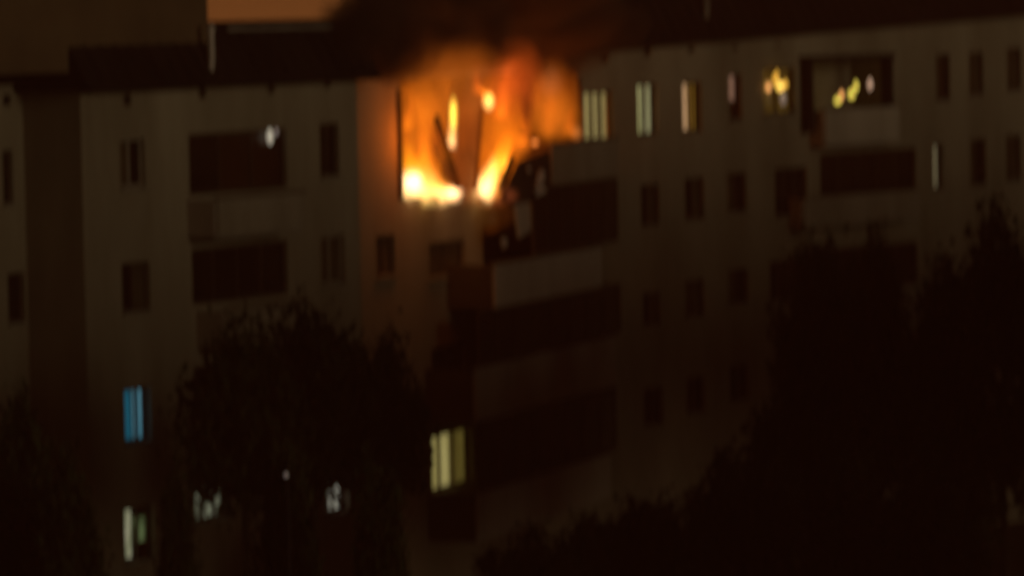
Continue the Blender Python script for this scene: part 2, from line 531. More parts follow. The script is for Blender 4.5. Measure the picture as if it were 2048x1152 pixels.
for pl, r, kw in todo:
    kw = dict(kw)
    if kw.get('panes') == ['clear_open']:
        kw['panes'] = ['l_halo', 'l_halo']
    window(pl, r, **kw)
for pl, r in vents:
    v = MB()
    u0, u1, z0, z1 = r
    v.quad(pl.w(u0, z0, -0.19), pl.w(u1, z0, -0.19), pl.w(u1, z1, -0.19), pl.w(u0, z1, -0.19))
    for k in range(3):
        zz = z0 + (k + 0.5) * (z1 - z0) / 3
        v.hexa([pl.w(u0, zz - .03, -.04), pl.w(u1, zz - .03, -.04), pl.w(u1, zz, -.11), pl.w(u0, zz, -.11),
                pl.w(u0, zz - .018, -.04), pl.w(u1, zz - .018, -.04), pl.w(u1, zz + .012, -.11), pl.w(u0, zz + .012, -.11)])
    v.build('vent', M['glass'], house)

# ---- mansard roofs with eaves, one per stretch
def mansard(pl, u0, u1, z, rise=1.28, over=0.42, back=0.30, dp=DEPTH, extra=(0, 0)):
    mb = MB()
    ua, ub = u0 - extra[0], u1 + extra[1]
    za, zb_ = z
    # sheeted steep slope with standing seams, soffit, fascia, flat top
    lo = [pl.w(ua, za - 0.05, over), pl.w(ub, zb_ - 0.05, over)]
    lo2 = [pl.w(ua, za + 0.12, over), pl.w(ub, zb_ + 0.12, over)]
    hi = [pl.w(ua, za + rise, -back), pl.w(ub, zb_ + rise, -back)]
    so = [pl.w(ua, za - 0.05, -0.3), pl.w(ub, zb_ - 0.05, -0.3)]
    fl = [pl.w(ua, za + rise, -dp), pl.w(ub, zb_ + rise, -dp)]
    fd = [pl.w(ua, za - 0.05, -dp), pl.w(ub, zb_ - 0.05, -dp)]
    mb.quad(lo[0], lo[1], lo2[1], lo2[0])
    mb.quad(lo2[0], lo2[1], hi[1], hi[0])
    mb.quad(hi[0], hi[1], fl[1], fl[0])
    mb.quad(so[0], so[1], lo[1], lo[0])
    mb.quad(fl[0], fl[1], fd[1], fd[0])
    for k in (0, 1):
        i = len(mb.v)
        mb.v += [tuple(x[k]) for x in (lo, lo2, hi, fl, fd)]
        mb.f.append((i, i + 1, i + 2, i + 3, i + 4))
    roof = mb.build('roof', M['roof'], house)
    cap = MB()
    h = 0.06
    cap.hexa([hi[0] + pl.n * 0.08, hi[1] + pl.n * 0.08, hi[1] - pl.n * 0.2, hi[0] - pl.n * 0.2] +
             [p + Vector((0, 0, h)) for p in (hi[0] + pl.n * 0.08, hi[1] + pl.n * 0.08, hi[1] - pl.n * 0.2, hi[0] - pl.n * 0.2)])
    cap.build('ridge_cap', M['roof'], roof)
    seams = MB()
    L = ub - ua
    n = int(L / 0.6)
    for k in range(1, n):
        u = ua + L * k / n
        zz = za + (zb_ - za) * k / n
        a = pl.w(u, zz + 0.13, over); b = pl.w(u, zz + rise - 0.01, -back)
        nn = (pl.n * rise + Vector((0, 0, over + back))).normalized() * 0.03
        t = pl.t * 0.012
        seams.hexa([a - t, a + t, a + t + nn, a - t + nn, b - t, b + t, b + t + nn, b - t + nn])
    seams.build('seam', M['roof'], roof)
    gut = MB()
    gut.tube([pl.w(ua, za - 0.02, over + 0.06), pl.w(ub, zb_ - 0.02, over + 0.06)], [0.06, 0.06])
    gut.build('gutter', M['roof'], roof)
    return roof

mansard(PS, 0, PS.len, eS, extra=(0, 0.0), rise=1.0, over=0.25)
mansard(PA, 0, PA.len, eA, extra=(0.35, 0.35), rise=1.37)
mansard(PB, 0.9, PB.len, eB, rise=0.85, dp=1.3)
mansard(PC, 0, PC.len, eC, rise=1.35, dp=3.6)

# pale ridge flashing above the loggias of the middle stretch
fl = MB()
ua = PA.uz(450, 60, -0.2)[0]; ub = PA.uz(662, 60, -0.2)[0]
zz = eA[0] + 1.35
pbox(fl, PA, ua, ub, zz - 0.14, zz - 0.05, -0.16, -0.12)
fl.build('flashing', M['ridge'], house)

# ---- loggias and balconies
def glazing(pl, u0, u1, z0, z1, off, n, parent, mat='glass', thick=0.05):
    g = MB()
    t = 0.035
    pbox(g, pl, u0, u1, z0, z0 + 2 * t, off - thick, off)
    pbox(g, pl, u0, u1, z1 - 2 * t, z1, off - thick, off)
    for k in range(n + 1):
        u = u0 + (u1 - u0) * k / n
        pbox(g, pl, max(u0, u - t), min(u1, u + t), z0 + 2 * t, z1 - 2 * t, off - thick, off)
    g.build('frame', M['frame'], parent)
    for k in range(n):
        p = MB()
        a = u0 + (u1 - u0) * k / n + t; b = u0 + (u1 - u0) * (k + 1) / n - t
        pbox(p, pl, a, b, z0 + 2 * t, z1 - 2 * t, off - thick * 0.7, off - thick * 0.5)
        p.build('pane', M[mat if isinstance(mat, str) else mat[k % len(mat)]], parent)

def recess(pl, r, depth=1.3):
    """side walls, floor, ceiling and back wall of a loggia"""
    u0, u1, z0, z1 = r
    mb = MB()
    a = -0.2
    mb.quad(pl.w(u0, z0, a), pl.w(u0, z1, a), pl.w(u0, z1, -depth), pl.w(u0, z0, -depth))
    mb.quad(pl.w(u1, z1, a), pl.w(u1, z0, a), pl.w(u1, z0, -depth), pl.w(u1, z1, -depth))
    mb.quad(pl.w(u0, z1, a), pl.w(u1, z1, a), pl.w(u1, z1, -depth), pl.w(u0, z1, -depth))
    mb.quad(pl.w(u1, z0, a), pl.w(u0, z0, a), pl.w(u0, z0, -depth), pl.w(u1, z0, -depth))
    mb.quad(pl.w(u0, z0, -depth), pl.w(u1, z0, -depth), pl.w(u1, z1, -depth), pl.w(u0, z1, -depth))
    return mb

def balcony(pl, u0, u1, zf, zp, out, name='balcony', glaze=None, left_return=True, panels=4, mat='parapet_dark'):
    """slab, parapet made of panels, side cheeks; zf floor, zp parapet top"""
    e = empty(name, pl.w((u0 + u1) / 2, zf, 0) - house.location, house)
    s = MB(); pbox(s, pl, u0, u1, zf - 0.16, zf, 0.004, out)
    s.build('slab', M['slab'], e)
    for k in range(panels):
        a = u0 + (u1 - u0) * k / panels; b = u0 + (u1 - u0) * (k + 1) / panels
        p = MB(); pbox(p, pl, a + 0.006, b - 0.006, zf - 0.1, zp, out + 0.003, out + 0.07)
        p.build('parapet_panel', M[mat], e)
    c = MB()
    pbox(c, pl, u0 - 0.06, u0 - 0.003, zf - 0.1, zp, 0.004, out)
    c.build('side_panel', M['parapet'], e)
    c = MB()
    pbox(c, pl, u1 + 0.003, u1 + 0.06, zf - 0.1, zp, 0.004, out)
    c.build('side_panel', M['parapet'], e)
    h = MB(); pbox(h, pl, u0 - 0.07, u1 + 0.07, zp + 0.003, zp + 0.05, out - 0.03, out + 0.1)
    h.build('handrail', M['frame'], e)
    if glaze:
        glazing(pl, glaze[0], glaze[1], zp + 0.055, glaze[2], out + 0.05, glaze[3], e)
    return e

OA = 0.75
for k, (r, pr) in enumerate(zip(A_LOG, [(432, 392, 604, 466), (450, 612, 610, 684), (458, 836, 614, 905)])):
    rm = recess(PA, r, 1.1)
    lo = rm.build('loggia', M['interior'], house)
    glazing(PA, r[0] + 0.01, r[1] - 0.01, r[2] + 0.01, r[3] - 0.01, -0.10, 4 if k else 3, lo, mat=['glass', 'glass_warm', 'glass_warm', 'curtained'] if k == 0 else 'glass')
    q = PA.rect(*pr, off=OA)
    balcony(PA, q[0], q[1], q[2] + 0.1, q[3], OA, panels=3)

# small lamp glowing in the top loggia of stretch A
def bulb(name, pl, px, py, off, size, mat, label, cat='lamp', group=None, cord=0.25, top=None):
    u, z = pl.uz(px, py, off)
    if top is not None: cord = max(0.1, top - z - size[1] - 0.01)
    c = pl.w(u, z, off)
    e = empty(name, c)
    tag(e, label, cat, group)
    me = bpy.data.meshes.new('shade')
    bm = bmesh.new()
    bmesh.ops.create_uvsphere(bm, u_segments=12, v_segments=8, radius=1.0)
    for v in bm.verts:
        if v.co.z > 0: v.co.x *= 1 - 0.35 * v.co.z; v.co.y *= 1 - 0.35 * v.co.z
        v.co.x *= size[0]; v.co.y *= size[0]; v.co.z *= size[1]
    bm.to_mesh(me); bm.free()
    me.materials.append(M[mat])
    o = bpy.data.objects.new('shade', me); col.objects.link(o); o.parent = e
    w = MB(); w.tube([c + Vector((0, 0, size[1] * 0.9)), c + Vector((0, 0, size[1] + cord))], [0.008, 0.008], 6)
    w.build('wire', M['black'], e)
    return e
def lamp_mat(name, c, s):
    m, n, l = new_mat(name)
    p = n['Principled BSDF']
    p.inputs['Base Color'].default_value = (0.7, 0.7, 0.7, 1)
    p.inputs['Emission Color'].default_value = (*c, 1)
    p.inputs['Emission Strength'].default_value = s
    return m
M['e_white'] = lamp_mat('lamp_white', (1.0, 0.9, 0.68), 0.45)
M['e_yellow'] = lamp_mat('lamp_yellow', (1.0, 0.62, 0.10), 2.3)
M['e_gold'] = lamp_mat('lamp_gold', (1.0, 0.50, 0.05), 1.3)
M['e_amber'] = lamp_mat('lamp_amber', (1.0, 0.42, 0.12), 1.6)
M['e_rose'] = lamp_mat('lamp_rose', (1.0, 0.60, 0.40), 0.7)
M['e_lime'] = lamp_mat('lamp_lime', (0.95, 0.75, 0.10), 1.4)
M['e_tiny'] = lamp_mat('lamp_tiny', (1.0, 0.8, 0.75), 0.07)
M['e_dim'] = lamp_mat('lamp_dim', (1.0, 0.8, 0.75), 0.16)

bulb('hanging_lamp', PA, 540, 272, -0.03, (0.085, 0.20), 'e_white', top=A_LOG[0][3], label= 'small white lamp in the top balcony glazing of the near stretch, larger of its pair')
bulb('hanging_lamp', PA, 553, 263, -0.04, (0.045, 0.10), 'e_dim', top=A_LOG[0][3], label= 'small faint lamp beside the white lamp in the near top balcony')

# fairy lights in the fifth window of the top row
FL = [(1560, 172, .13, .13, 'e_yellow', 'brightest yellow bulb, in the middle of the lamp cluster in the top row window'),
      (1571, 168, .08, .11, 'e_gold', 'yellow bulb just right of the brightest bulb in the clustered window'),
      (1550, 158, .08, .14, 'e_gold', 'gold bulb above the brightest bulb in the clustered window'),
      (1537, 174, .09, .12, 'e_amber', 'single amber bulb at the left side of the clustered window'),
      (1554, 148, .05, .10, 'e_gold', 'topmost small gold bulb in the clustered window'),
      (1566, 196, .10, .20, 'e_dim', 'dim long shade hanging lowest in the clustered window')]
for x, y, a, b, mt, lb in FL:
    bulb('hanging_lamp', PC, x, y, 0.12, (a, b), mt, lb, top=PC.rect(1528, 135, 1590, 228)[3])

# C loggias
for k, (r, pr) in enumerate(zip(C_LOG, [(1648, 216, 1796, 286), (1606, 388, 1836, 446), (1610, 578, 1840, 640), (1612, 770, 1842, 835)])):
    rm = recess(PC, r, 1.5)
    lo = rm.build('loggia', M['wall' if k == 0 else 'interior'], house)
    q = PC.rect(*pr, off=0.5)
    if k == 0:
        balcony(PC, q[0], q[1], q[2] + 0.1, q[3], 0.5, panels=4, mat='parapet')
        f = MB()
        u0, z1 = PC.uz(1618, 116, 0.35); u1, _ = PC.uz(1786, 110, 0.35)
        z0 = q[3]
        pbox(f, PC, u0, u0 + 0.22, z0 - .7, z1 - .1, 0.02, 0.35)
        pbox(f, PC, u1 - 0.2, u1, z0, z1 - .1, 0.02, 0.35)
        pbox(f, PC, u0 - 0.05, u1 + 0.05, z1 - .1, z1 + .06, 0.02, 0.42)
        f.build('canopy_frame', M['black'], lo)
    else:
        balcony(PC, q[0], q[1], q[2] + 0.1, q[3], 0.5, panels=5)
        glazing(PC, r[0] + 0.01, r[1] - 0.01, r[2] + 0.01, r[3] - 0.01, -0.08, 5, lo)
for x, y, a, b, mt, lb in [
    (1675, 201, .12, .10, 'e_lime', 'lowest yellow lantern hanging in the framed top balcony'),
    (1683, 190, .07, .13, 'e_amber', 'amber lantern just above the lowest one in the framed balcony'),
    (1703, 188, .11, .14, 'e_lime', 'bright middle lantern in the framed top balcony'),
    (1712, 172, .07, .15, 'e_lime', 'narrow lime yellow lantern above the middle one in the framed balcony'),
    (1740, 168, .08, .17, 'e_rose', 'rose white lantern nearest the dark right post of the framed balcony')]:
    bulb('lantern', PC, x, y, -0.1, (a, b), mt, lb, cat='lantern', top=C_LOG[0][3])

# angled balconies at the bend (their fronts run closer to the line of sight than the wall)
PQ = Plane(plan(948, 117.0), plan(1240, 128.5))
def bend_balcony(top_at, bot_at, x0, x1, glaze=None, gz_top=None, npan=6, mat='parapet'):
    u0 = PQ.uz(x0, 600)[0]; u1 = PQ.uz(x1, 600)[0]
    zp = PQ.uz(*top_at)[1]; zf = PQ.uz(*bot_at)[1]
    e = empty('balcony', PQ.w((u0 + u1) / 2, zf) - house.location, house)
    s = MB()
    # slab reaches back to the facade B
    p0 = PQ.w(u0, zf + 0.02, -0.005); p1 = PQ.w(u1, zf + 0.02, -0.005)
    def back(p):
        k = (p - PB.a).dot(PB.t)
        k = max(0.2, k)
        if k > PB.len:
            k2 = (p - PC.a).dot(PC.t)
            return PC.w(max(0.05, k2), p.z, 0.01)
        return PB.w(k, p.z, 0.01)
    b0, b1 = back(p0), back(p1)
    mid = Vector((PC.a.x, PC.a.y, p0.z)) + PC.n * 0.01
    up = Vector((0, 0, 0.16))
    s.hexa([p0, p1, b1, mid, p0 + up, p1 + up, b1 + up, mid + up])
    s.hexa([p0, mid, b0, b0 + PB.n * .01, p0 + up, mid + up, b0 + up, b0 + PB.n * .01 + up])
    s.build('slab', M['slab'], e)
    for k in range(npan):
        a = u0 + (u1 - u0) * k / npan; b = u0 + (u1 - u0) * (k + 1) / npan
        p = MB(); pbox(p, PQ, a + .006, b - .006, zf, zp, 0.0, 0.07)
        p.build('parapet_panel', M[mat], e)
    c = MB()
    q0 = PQ.w(u0, zf); qb = Vector((b0.x, b0.y, zf))
    dd = (qb - q0); dn = Vector((0, 0, 0))
    side = PQ.t * -0.06
    hh = Vector((0, 0, zp - zf))
    c.hexa([q0 + side, q0, qb, qb + side, q0 + side + hh, q0 + hh, qb + hh, qb + side + hh])
    c.build('side_panel', M['frame'], e)  # dark frame material stands in for shade on this side
    h = MB(); pbox(h, PQ, u0 - .05, u1 + .05, zp + .003, zp + .05, -.03, .1)
    h.build('handrail', M['frame'], e)
    if glaze:
        g0 = PQ.uz(glaze[0], 600)[0]; g1 = PQ.uz(glaze[1], 600)[0]
        glazing(PQ, g0, g1, zp + .055, gz_top, 0.05, glaze[2], e)
        # dark right cheek closing the glazed end
        ch = MB()
        a = PQ.w(g1, zp + .055, 0); b = back(a)
        ch.hexa([a, a + PQ.t * .05, b + PQ.t * .05, b] + [v + Vector((0, 0, gz_top - zp - .06)) for v in (a, a + PQ.t * .05, b + PQ.t * .05, b)])
        ch.build('end_wall', M['slab'], e)
    return e, zp, zf
zf1 = PQ.uz(1235, 352)[1]
e1, z1p, z1f = bend_balcony((1165, 284), (1235, 352), 1104, 1238, npan=3, mat='parapet_dark')
e2, z2p, z2f = bend_balcony((1170, 498), (1175, 578), 985, 1200, (1066, 1236, 6), zf1 - 0.01)
e3, z3p, z3f = bend_balcony((1183, 682), (1190, 780), 942, 1225, (952, 1238, 8), z2f - 0.01)
e4, z4p, z4f = bend_balcony((1170, 920), (1170, 1010), 942, 1210, (952, 1225, 8), z3f - 0.01)
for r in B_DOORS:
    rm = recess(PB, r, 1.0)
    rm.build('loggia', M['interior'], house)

# ---- the burning flat: charred room behind the opening
u0, u1, z0, z1 = FIRE
rm = recess(PB, (u0, u1, z0 - 0.02, z1 + 0.02), 4.0)
room = rm.build('burnt_room', M['char'], house)
pier = MB()
a0 = PB.uz(906, 380)[0]; a1 = PB.uz(946, 380)[0]; b0_ = PB.uz(932, 170)[0]; b1_ = PB.uz(970, 170)[0]
pier.hexa([PB.w(a0, z0, -.02), PB.w(a1, z0, -.02), PB.w(a1, z0, -.4), PB.w(a0, z0, -.4),
           PB.w(b0_, z1, -.02), PB.w(b1_, z1, -.02), PB.w(b1_, z1, -.4), PB.w(b0_, z1, -.4)])
pier.build('pier', M['pier'], house)
for x0, x1, y in ((798, 804, 280), (1160, 1166, 230)):
    ja = PB.uz(x0, y, .05)[0]; jb = PB.uz(x1, y, .05)[0]
    j = MB(); pbox(j, PB, ja, jb, z0 + .02 if x0 < 900 else PB.uz(1163, 282)[1], z1 - .25, 0.004, 0.06)
    j.build('jamb', M['black'], house)

def bar(name, pl, pa, pb, off, r, label, cat):
    ua, za = pl.uz(*pa, off); ub, zb2 = pl.uz(*pb, off)
    mb = MB()
    a = pl.w(ua, za, off); b = pl.w(ub, zb2, off)
    d = (b - a).normalized(); x = pl.n; y = d.cross(x).normalized()
    w, t = r
    mb.hexa([a - x * t - y * w, a + x * t - y * w, a + x * t + y * w, a - x * t + y * w,
             b - x * t - y * w, b + x * t - y * w, b + x * t + y * w, b - x * t + y * w])
    o = mb.build(name, M['black'])
    tag(o, label, cat)
    return o
bar('burnt_timber', PB, (872, 235), (917, 374), 0.55, (.10, .05), 'long charred window stile leaning across the left flames', 'timber')
bar('burnt_timber', PB, (1000, 380), (1026, 316), 0.55, (.10, .05), 'short charred post standing at the right flame, by the parapet corner', 'timber')
bar('burnt_timber', PB, (1040, 262), (1068, 282), 0.5, (.07, .05), 'stub of charred bar slanting in the orange glow on the right', 'timber')
bar('burnt_timber', PB, (964, 212), (950, 378), 0.5, (.05, .04), 'thin charred upright against the scorched pier', 'timber')

# slumped sheet of balcony cladding and pale pieces that imitate reflections on the burnt balcony
sl = MB()
pq = [PQ.uz(1003, 396), PQ.uz(1040, 322), PQ.uz(1102, 299), PQ.uz(1102, 388), PQ.uz(1030, 418)]
front = [PQ.w(u, z, 0.02) for u, z in pq]; backp = [PQ.w(u, z, -0.05) for u, z in pq]
i = 0
sl.v = [tuple(p) for p in front + backp]
sl.f = [(0, 1, 2, 3, 4), (9, 8, 7, 6, 5)] + [(k, k + 5, (k + 1) % 5 + 5, (k + 1) % 5) for k in range(5)]
sl.build('burnt_cladding', M['sooted'], e1)
def patch(pts, off, mat, label):
    mb = MB()
    P3 = [PQ.uz(*p) for p in pts]
    n = len(P3)
    mb.v = [tuple(PQ.w(u, z, off)) for u, z in P3] + [tuple(PQ.w(u, z, off - 0.03)) for u, z in P3]
    mb.f = [tuple(range(n)), tuple(range(2 * n - 1, n - 1, -1))] + [(k, k + n, (k + 1) % n + n, (k + 1) % n) for k in range(n)]
    o = mb.build('pale_patch', M[mat]); tag(o, label, 'patch', 'pale patches on the burnt balcony')
    return o
patch([(1068, 352), (1074, 340), (1082, 344), (1080, 362), (1072, 374), (1064, 368)], 0.12, 'pipe', 'curled pale strip standing in for a reflection on the burnt balcony corner')
patch([(1060, 376), (1080, 374), (1086, 382), (1066, 392)], 0.12, 'pipe', 'flat pale piece standing in for a reflection below the curled strip')
patch([(1046, 336), (1052, 334), (1054, 342), (1048, 344)], 0.12, 'pipe', 'tiny pale flake standing in for a glint left of the curled strip')
patch([(994, 478), (1004, 476), (1008, 488), (998, 496)], 0.12, 'pipe', 'small pale scrap on the balcony one floor below')
patch([(1022, 410), (1052, 404), (1056, 460), (1030, 478)], 0.10, 'parapet', 'hanging plate of pale cladding under the burnt corner')

# ------------------------------------------------------------------ things on the roof
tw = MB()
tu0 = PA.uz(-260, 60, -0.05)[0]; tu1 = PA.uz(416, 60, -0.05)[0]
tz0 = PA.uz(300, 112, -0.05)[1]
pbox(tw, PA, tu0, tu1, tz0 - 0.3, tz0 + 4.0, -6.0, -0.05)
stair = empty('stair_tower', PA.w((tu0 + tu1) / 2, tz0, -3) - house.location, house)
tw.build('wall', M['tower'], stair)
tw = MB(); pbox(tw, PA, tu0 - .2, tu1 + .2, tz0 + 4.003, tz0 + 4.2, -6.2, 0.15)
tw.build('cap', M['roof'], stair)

def vent_pipe(px, y0, y1, off, pl, rad, label, mat='pipe'):
    u, zb = pl.uz(px, y1, off); _, zt = pl.uz(px, y0, off)
    e = empty('vent_pipe', pl.w(u, zb, off)); tag(e, label, 'pipe')
    m1 = MB(); m1.tube([pl.w(u, zb - .35, off - 0.05), pl.w(u, zb + .1, off), pl.w(u, zt, off)], [rad * .8, rad, rad], 12)
    m1.build('pipe', M[mat], e, smooth=False)
    m1 = MB(); m1.tube([pl.w(u, zt, off), pl.w(u, zt + .04, off), pl.w(u, zt + .12, off)], [rad * 1.5, rad * 1.5, rad * .3], 12)
    m1.build('cowl', M[mat], e)
vent_pipe(423, 58, 128, 0.30, PA, 0.075, 'thin pale vent pipe at the corner of the dark stair tower')
vent_pipe(1412, 2, 28, 0.10, PC, 0.10, 'dim stub of vent pipe on the dark roof above the lit windows', 'slab')

# ------------------------------------------------------------------ trees
leafM = M['leaf']
def crown_mesh(name, rx, rz, n_clump, per, seed, leaf=0.16):
    r = np.random.default_rng(seed)
    # clumps sit in an uneven, lobed volume
    d = r.normal(size=(n_clump, 3)); d /= np.linalg.norm(d, axis=1)[:, None]
    rad = r.uniform(0.25, 1.0, n_clump) ** 0.55 * r.uniform(0.78, 1.08, n_clump)
    cen = d * rad[:, None] * np.array([rx, rx, rz])
    cen[:, 0:2] *= (1 - 0.30 * np.clip(cen[:, 2:3] / rz, -0.3, 1))
    size = r.uniform(0.35, 0.75, n_clump)
    c = np.repeat(cen, per, axis=0)
    s = np.repeat(size, per)
    off = r.normal(size=(n_clump * per, 3)) * (s * 0.62)[:, None]
    p = c + off
    N = len(p)
    a = r.normal(size=(N, 3)); a /= np.linalg.norm(a, axis=1)[:, None]
    b = np.cross(a, r.normal(size=(N, 3))); b /= np.linalg.norm(b, axis=1)[:, None]
    sz = leaf * r.uniform(0.6, 1.3, N)[:, None]
    a *= sz; b *= sz * 0.6
    v = np.stack([p - a, p - b * 1.0, p + a, p + b], axis=1).reshape(-1, 3)
    me = bpy.data.meshes.new(name)
    me.vertices.add(N * 4); me.loops.add(N * 4); me.polygons.add(N)
    me.vertices.foreach_set('co', v.ravel().astype(np.float32))
    me.loops.foreach_set('vertex_index', np.arange(N * 4, dtype=np.int32))
    me.polygons.foreach_set('loop_start', np.arange(0, N * 4, 4, dtype=np.int32))
    me.polygons.foreach_set('loop_total', np.full(N, 4, dtype=np.int32))
    me.update()
    me.materials.append(leafM)
    return me, cen

def trunk_mesh(h_c, rz, cen, seed):
    rr = random.Random(seed)
    mb = MB()
    top = h_c + rz * 0.5
    mb.tube([(0, 0, -.1), (0.05, 0, h_c * .3), (-.05, .08, h_c * .7), (0.08, 0, h_c), (0, 0, top)], [.26, .2, .16, .11, .04], 8)
    for c in cen[::4]:
        z0 = max(h_c * .5, min(top, h_c + c[2] * .5 - .6))
        mb.tube([(0, 0, z0), (c[0] * .5, c[1] * .5, (z0 + h_c + c[2]) / 2 + .1), (c[0], c[1], h_c + c[2])], [.07, .045, .015], 5)
    me = bpy.data.meshes.new('trunk')
    me.from_pydata(mb.v, [], mb.f)
    me.materials.append(M['bark'])
    return me

VAR = []
for s, (rx, rz, hc) in enumerate([(2.5, 3.1, 7.0), (2.9, 2.8, 7.4), (1.9, 3.9, 6.6), (3.2, 3.4, 7.2), (2.6, 1.7, 8.6)]):
    cm, cen = crown_mesh('crown', rx, rz, 95, 95, 100 + s)
    VAR.append((cm, trunk_mesh(hc, rz, cen, s), hc, rx, rz))

def tree(px, top_y, depth, half_px, var, label, rot=None, group='trees in the dark yard'):
    """a tree whose top is seen at (px, top_y) and whose crown is half_px wide to each side"""
    cm, tm, hc, rx, rz = VAR[var]
    p = at(px, top_y, depth)
    k = (half_px * depth / FPX) / (rx * 1.08)
    kz = p.z / (hc + rz * 1.08)
    root = empty('tree', (p.x, p.y, 0))
    tag(root, label, 'tree', group)
    root.rotation_euler.z = random.uniform(0, 6.28) if rot is None else rot
    root.scale = (k, k, kz)
    t = bpy.data.objects.new('trunk', tm); col.objects.link(t); t.parent = root
    c = bpy.data.objects.new('crown', cm); col.objects.link(c); c.parent = root; c.location.z = hc
    return root

tree(485, 668, 93, 135, 4, 'rounded tree left of the middle of the near stretch, under the second floor balcony')
tree(622, 636, 95, 150, 4, 'tallest tree in front of the near stretch, its crown below the dark top window')
tree(770, 690, 99, 85, 4, 'tree between the near stretch and the straw yellow window')
tree(352, 880, 90, 46, 2, 'low tree right of the teal blue window')
tree(560, 800, 86, 72, 2, 'slim low tree in front of the near stretch, closest to the viewer')
tree(752, 840, 84, 56, 2, 'low tree in front of the one left of the straw yellow window')
tree(40, 720, 88, 110, 2, 'slim tree at the far left end of the house')
tree(130, 900, 86, 80, 0, 'small tree left of the pale lit ground floor window')
tree(1640, 480, 118, 110, 1, 'tree reaching the second row of windows under the framed balcony, left of a pair')
tree(1745, 455, 120, 80, 0, 'taller right hand tree of the pair under the framed balcony')
tree(2000, 415, 112, 170, 3, 'tallest tree, at the right hand end of the house')
tree(1900, 470, 114, 90, 2, 'slim tree leaning on the tallest right hand tree')
tree(1850, 620, 108, 190, 3, 'broad tree filling the gap between the right hand trees')
tree(1620, 690, 106, 150, 1, 'middle height tree below the pair of right hand trees')
tree(1480, 900, 104, 140, 0, 'low tree below the plain windows of the far stretch')
tree(1700, 930, 101, 130, 2, 'low tree in front of the pair of right hand trees')
tree(1850, 950, 100, 140, 0, 'low tree in front of the broad right hand tree')
tree(1180, 1030, 101, 120, 0, 'low tree just right of the lowest one')
tree(1290, 1000, 102, 140, 1, 'low tree below the angled balconies')
tree(1050, 1050, 100, 150, 3, 'lowest tree in front of the angled balconies')
lp = bulb('street_lamp', PA, 572, 950, 17.0, (.05, .05), 'e_tiny', 'tiny dim lamp on a thin post, glinting between the dark trees', cat='street lamp', cord=0.12)
pm = MB(); q = lp.location
pm.tube([(q.x, q.y + .25, 0), (q.x, q.y + .25, q.z + .1), (q.x, q.y + .12, q.z + .2), (q.x, q.y, q.z + .17)], [.05, .04, .03, .025], 8)
pm.build('post', M['black'], lp)
# unseen trees added right of the view to shade the lower facade
k = 0
SHADE_TREES = []
for i in range(9):
    for j in range(2):
        SHADE_TREES.append((6 + i * 4.6 + random.uniform(-.8, .8) + j * 2.2, 72 + i * 7.0 + random.uniform(-1, 1) - j * 5.5))
for (x, y) in SHADE_TREES:
    px = 1024 + x / y * FPX
    if (x - 7.0) / y * FPX + 1024 < 2080: continue
    cm, tm, hc, rx, rz = VAR[k % 4]; k += 1
    root = empty('tree', (x, y, 0)); root.rotation_euler.z = random.uniform(0, 6.28)
    hgt = random.uniform(15.2, 16.8)
    s = hgt / (hc + rz)
    root.scale = (s * 1.15, s * 1.15, s)
    tag(root, 'unseen tree added beyond the right edge to shade the lower facade', 'tree', 'added shade trees')
    t = bpy.data.objects.new('trunk', tm); col.objects.link(t); t.parent = root
    c = bpy.data.objects.new('crown', cm); col.objects.link(c); c.parent = root; c.location.z = hc

# ------------------------------------------------------------------ fire
def flame_mat(name, colr, strength, power, noise, contrast, seed, shape=0.0):
    m, n, l = new_mat(name)
    n.remove(n['Principled BSDF'])
    tc = n.new('ShaderNodeTexCoord')
    ln = n.new('ShaderNodeVectorMath'); ln.operation = 'LENGTH'
    l.new(tc.outputs['Object'], ln.inputs[0])
    sub = n.new('ShaderNodeMath'); sub.operation = 'SUBTRACT'; sub.inputs[0].default_value = 1.0; sub.use_clamp = True
    l.new(ln.outputs['Value'], sub.inputs[1])
    pw = n.new('ShaderNodeMath'); pw.operation = 'POWER'; pw.inputs[1].default_value = power
    l.new(sub.outputs[0], pw.inputs[0])
    mp = n.new('ShaderNodeMapping')
    mp.inputs['Location'].default_value = (seed * 1.7, seed * .9, seed * 2.3)
    mp.inputs['Scale'].default_value = (noise[0], noise[0], noise[1])
    l.new(tc.outputs['Object'], mp.inputs[0])
    nz = n.new('ShaderNodeTexNoise'); nz.inputs['Scale'].default_value = 1.0; nz.inputs['Detail'].default_value = 3
    nz.inputs['Distortion'].default_value = 0.6
    l.new(mp.outputs[0], nz.inputs['Vector'])
    mr = n.new('ShaderNodeMapRange')
    mr.inputs['From Min'].default_value = 0.5 - contrast; mr.inputs['From Max'].default_value = 0.5 + contrast
    mr.inputs['To Min'].default_value = 0.12; mr.inputs['To Max'].default_value = 1.7
    l.new(nz.outputs[0], mr.inputs['Value'])
    mu = n.new('ShaderNodeMath'); mu.operation = 'MULTIPLY'
    l.new(pw.outputs[0], mu.inputs[0]); l.new(mr.outputs[0], mu.inputs[1])
    m2 = n.new('ShaderNodeMath'); m2.operation = 'MULTIPLY'; m2.inputs[1].default_value = strength
    l.new(mu.outputs[0], m2.inputs[0])
    em = n.new('ShaderNodeEmission'); em.inputs[0].default_value = (*colr, 1)
    l.new(m2.outputs[0], em.inputs['Strength'])
    l.new(em.outputs[0], n['Material Output'].inputs['Volume'])
    return m

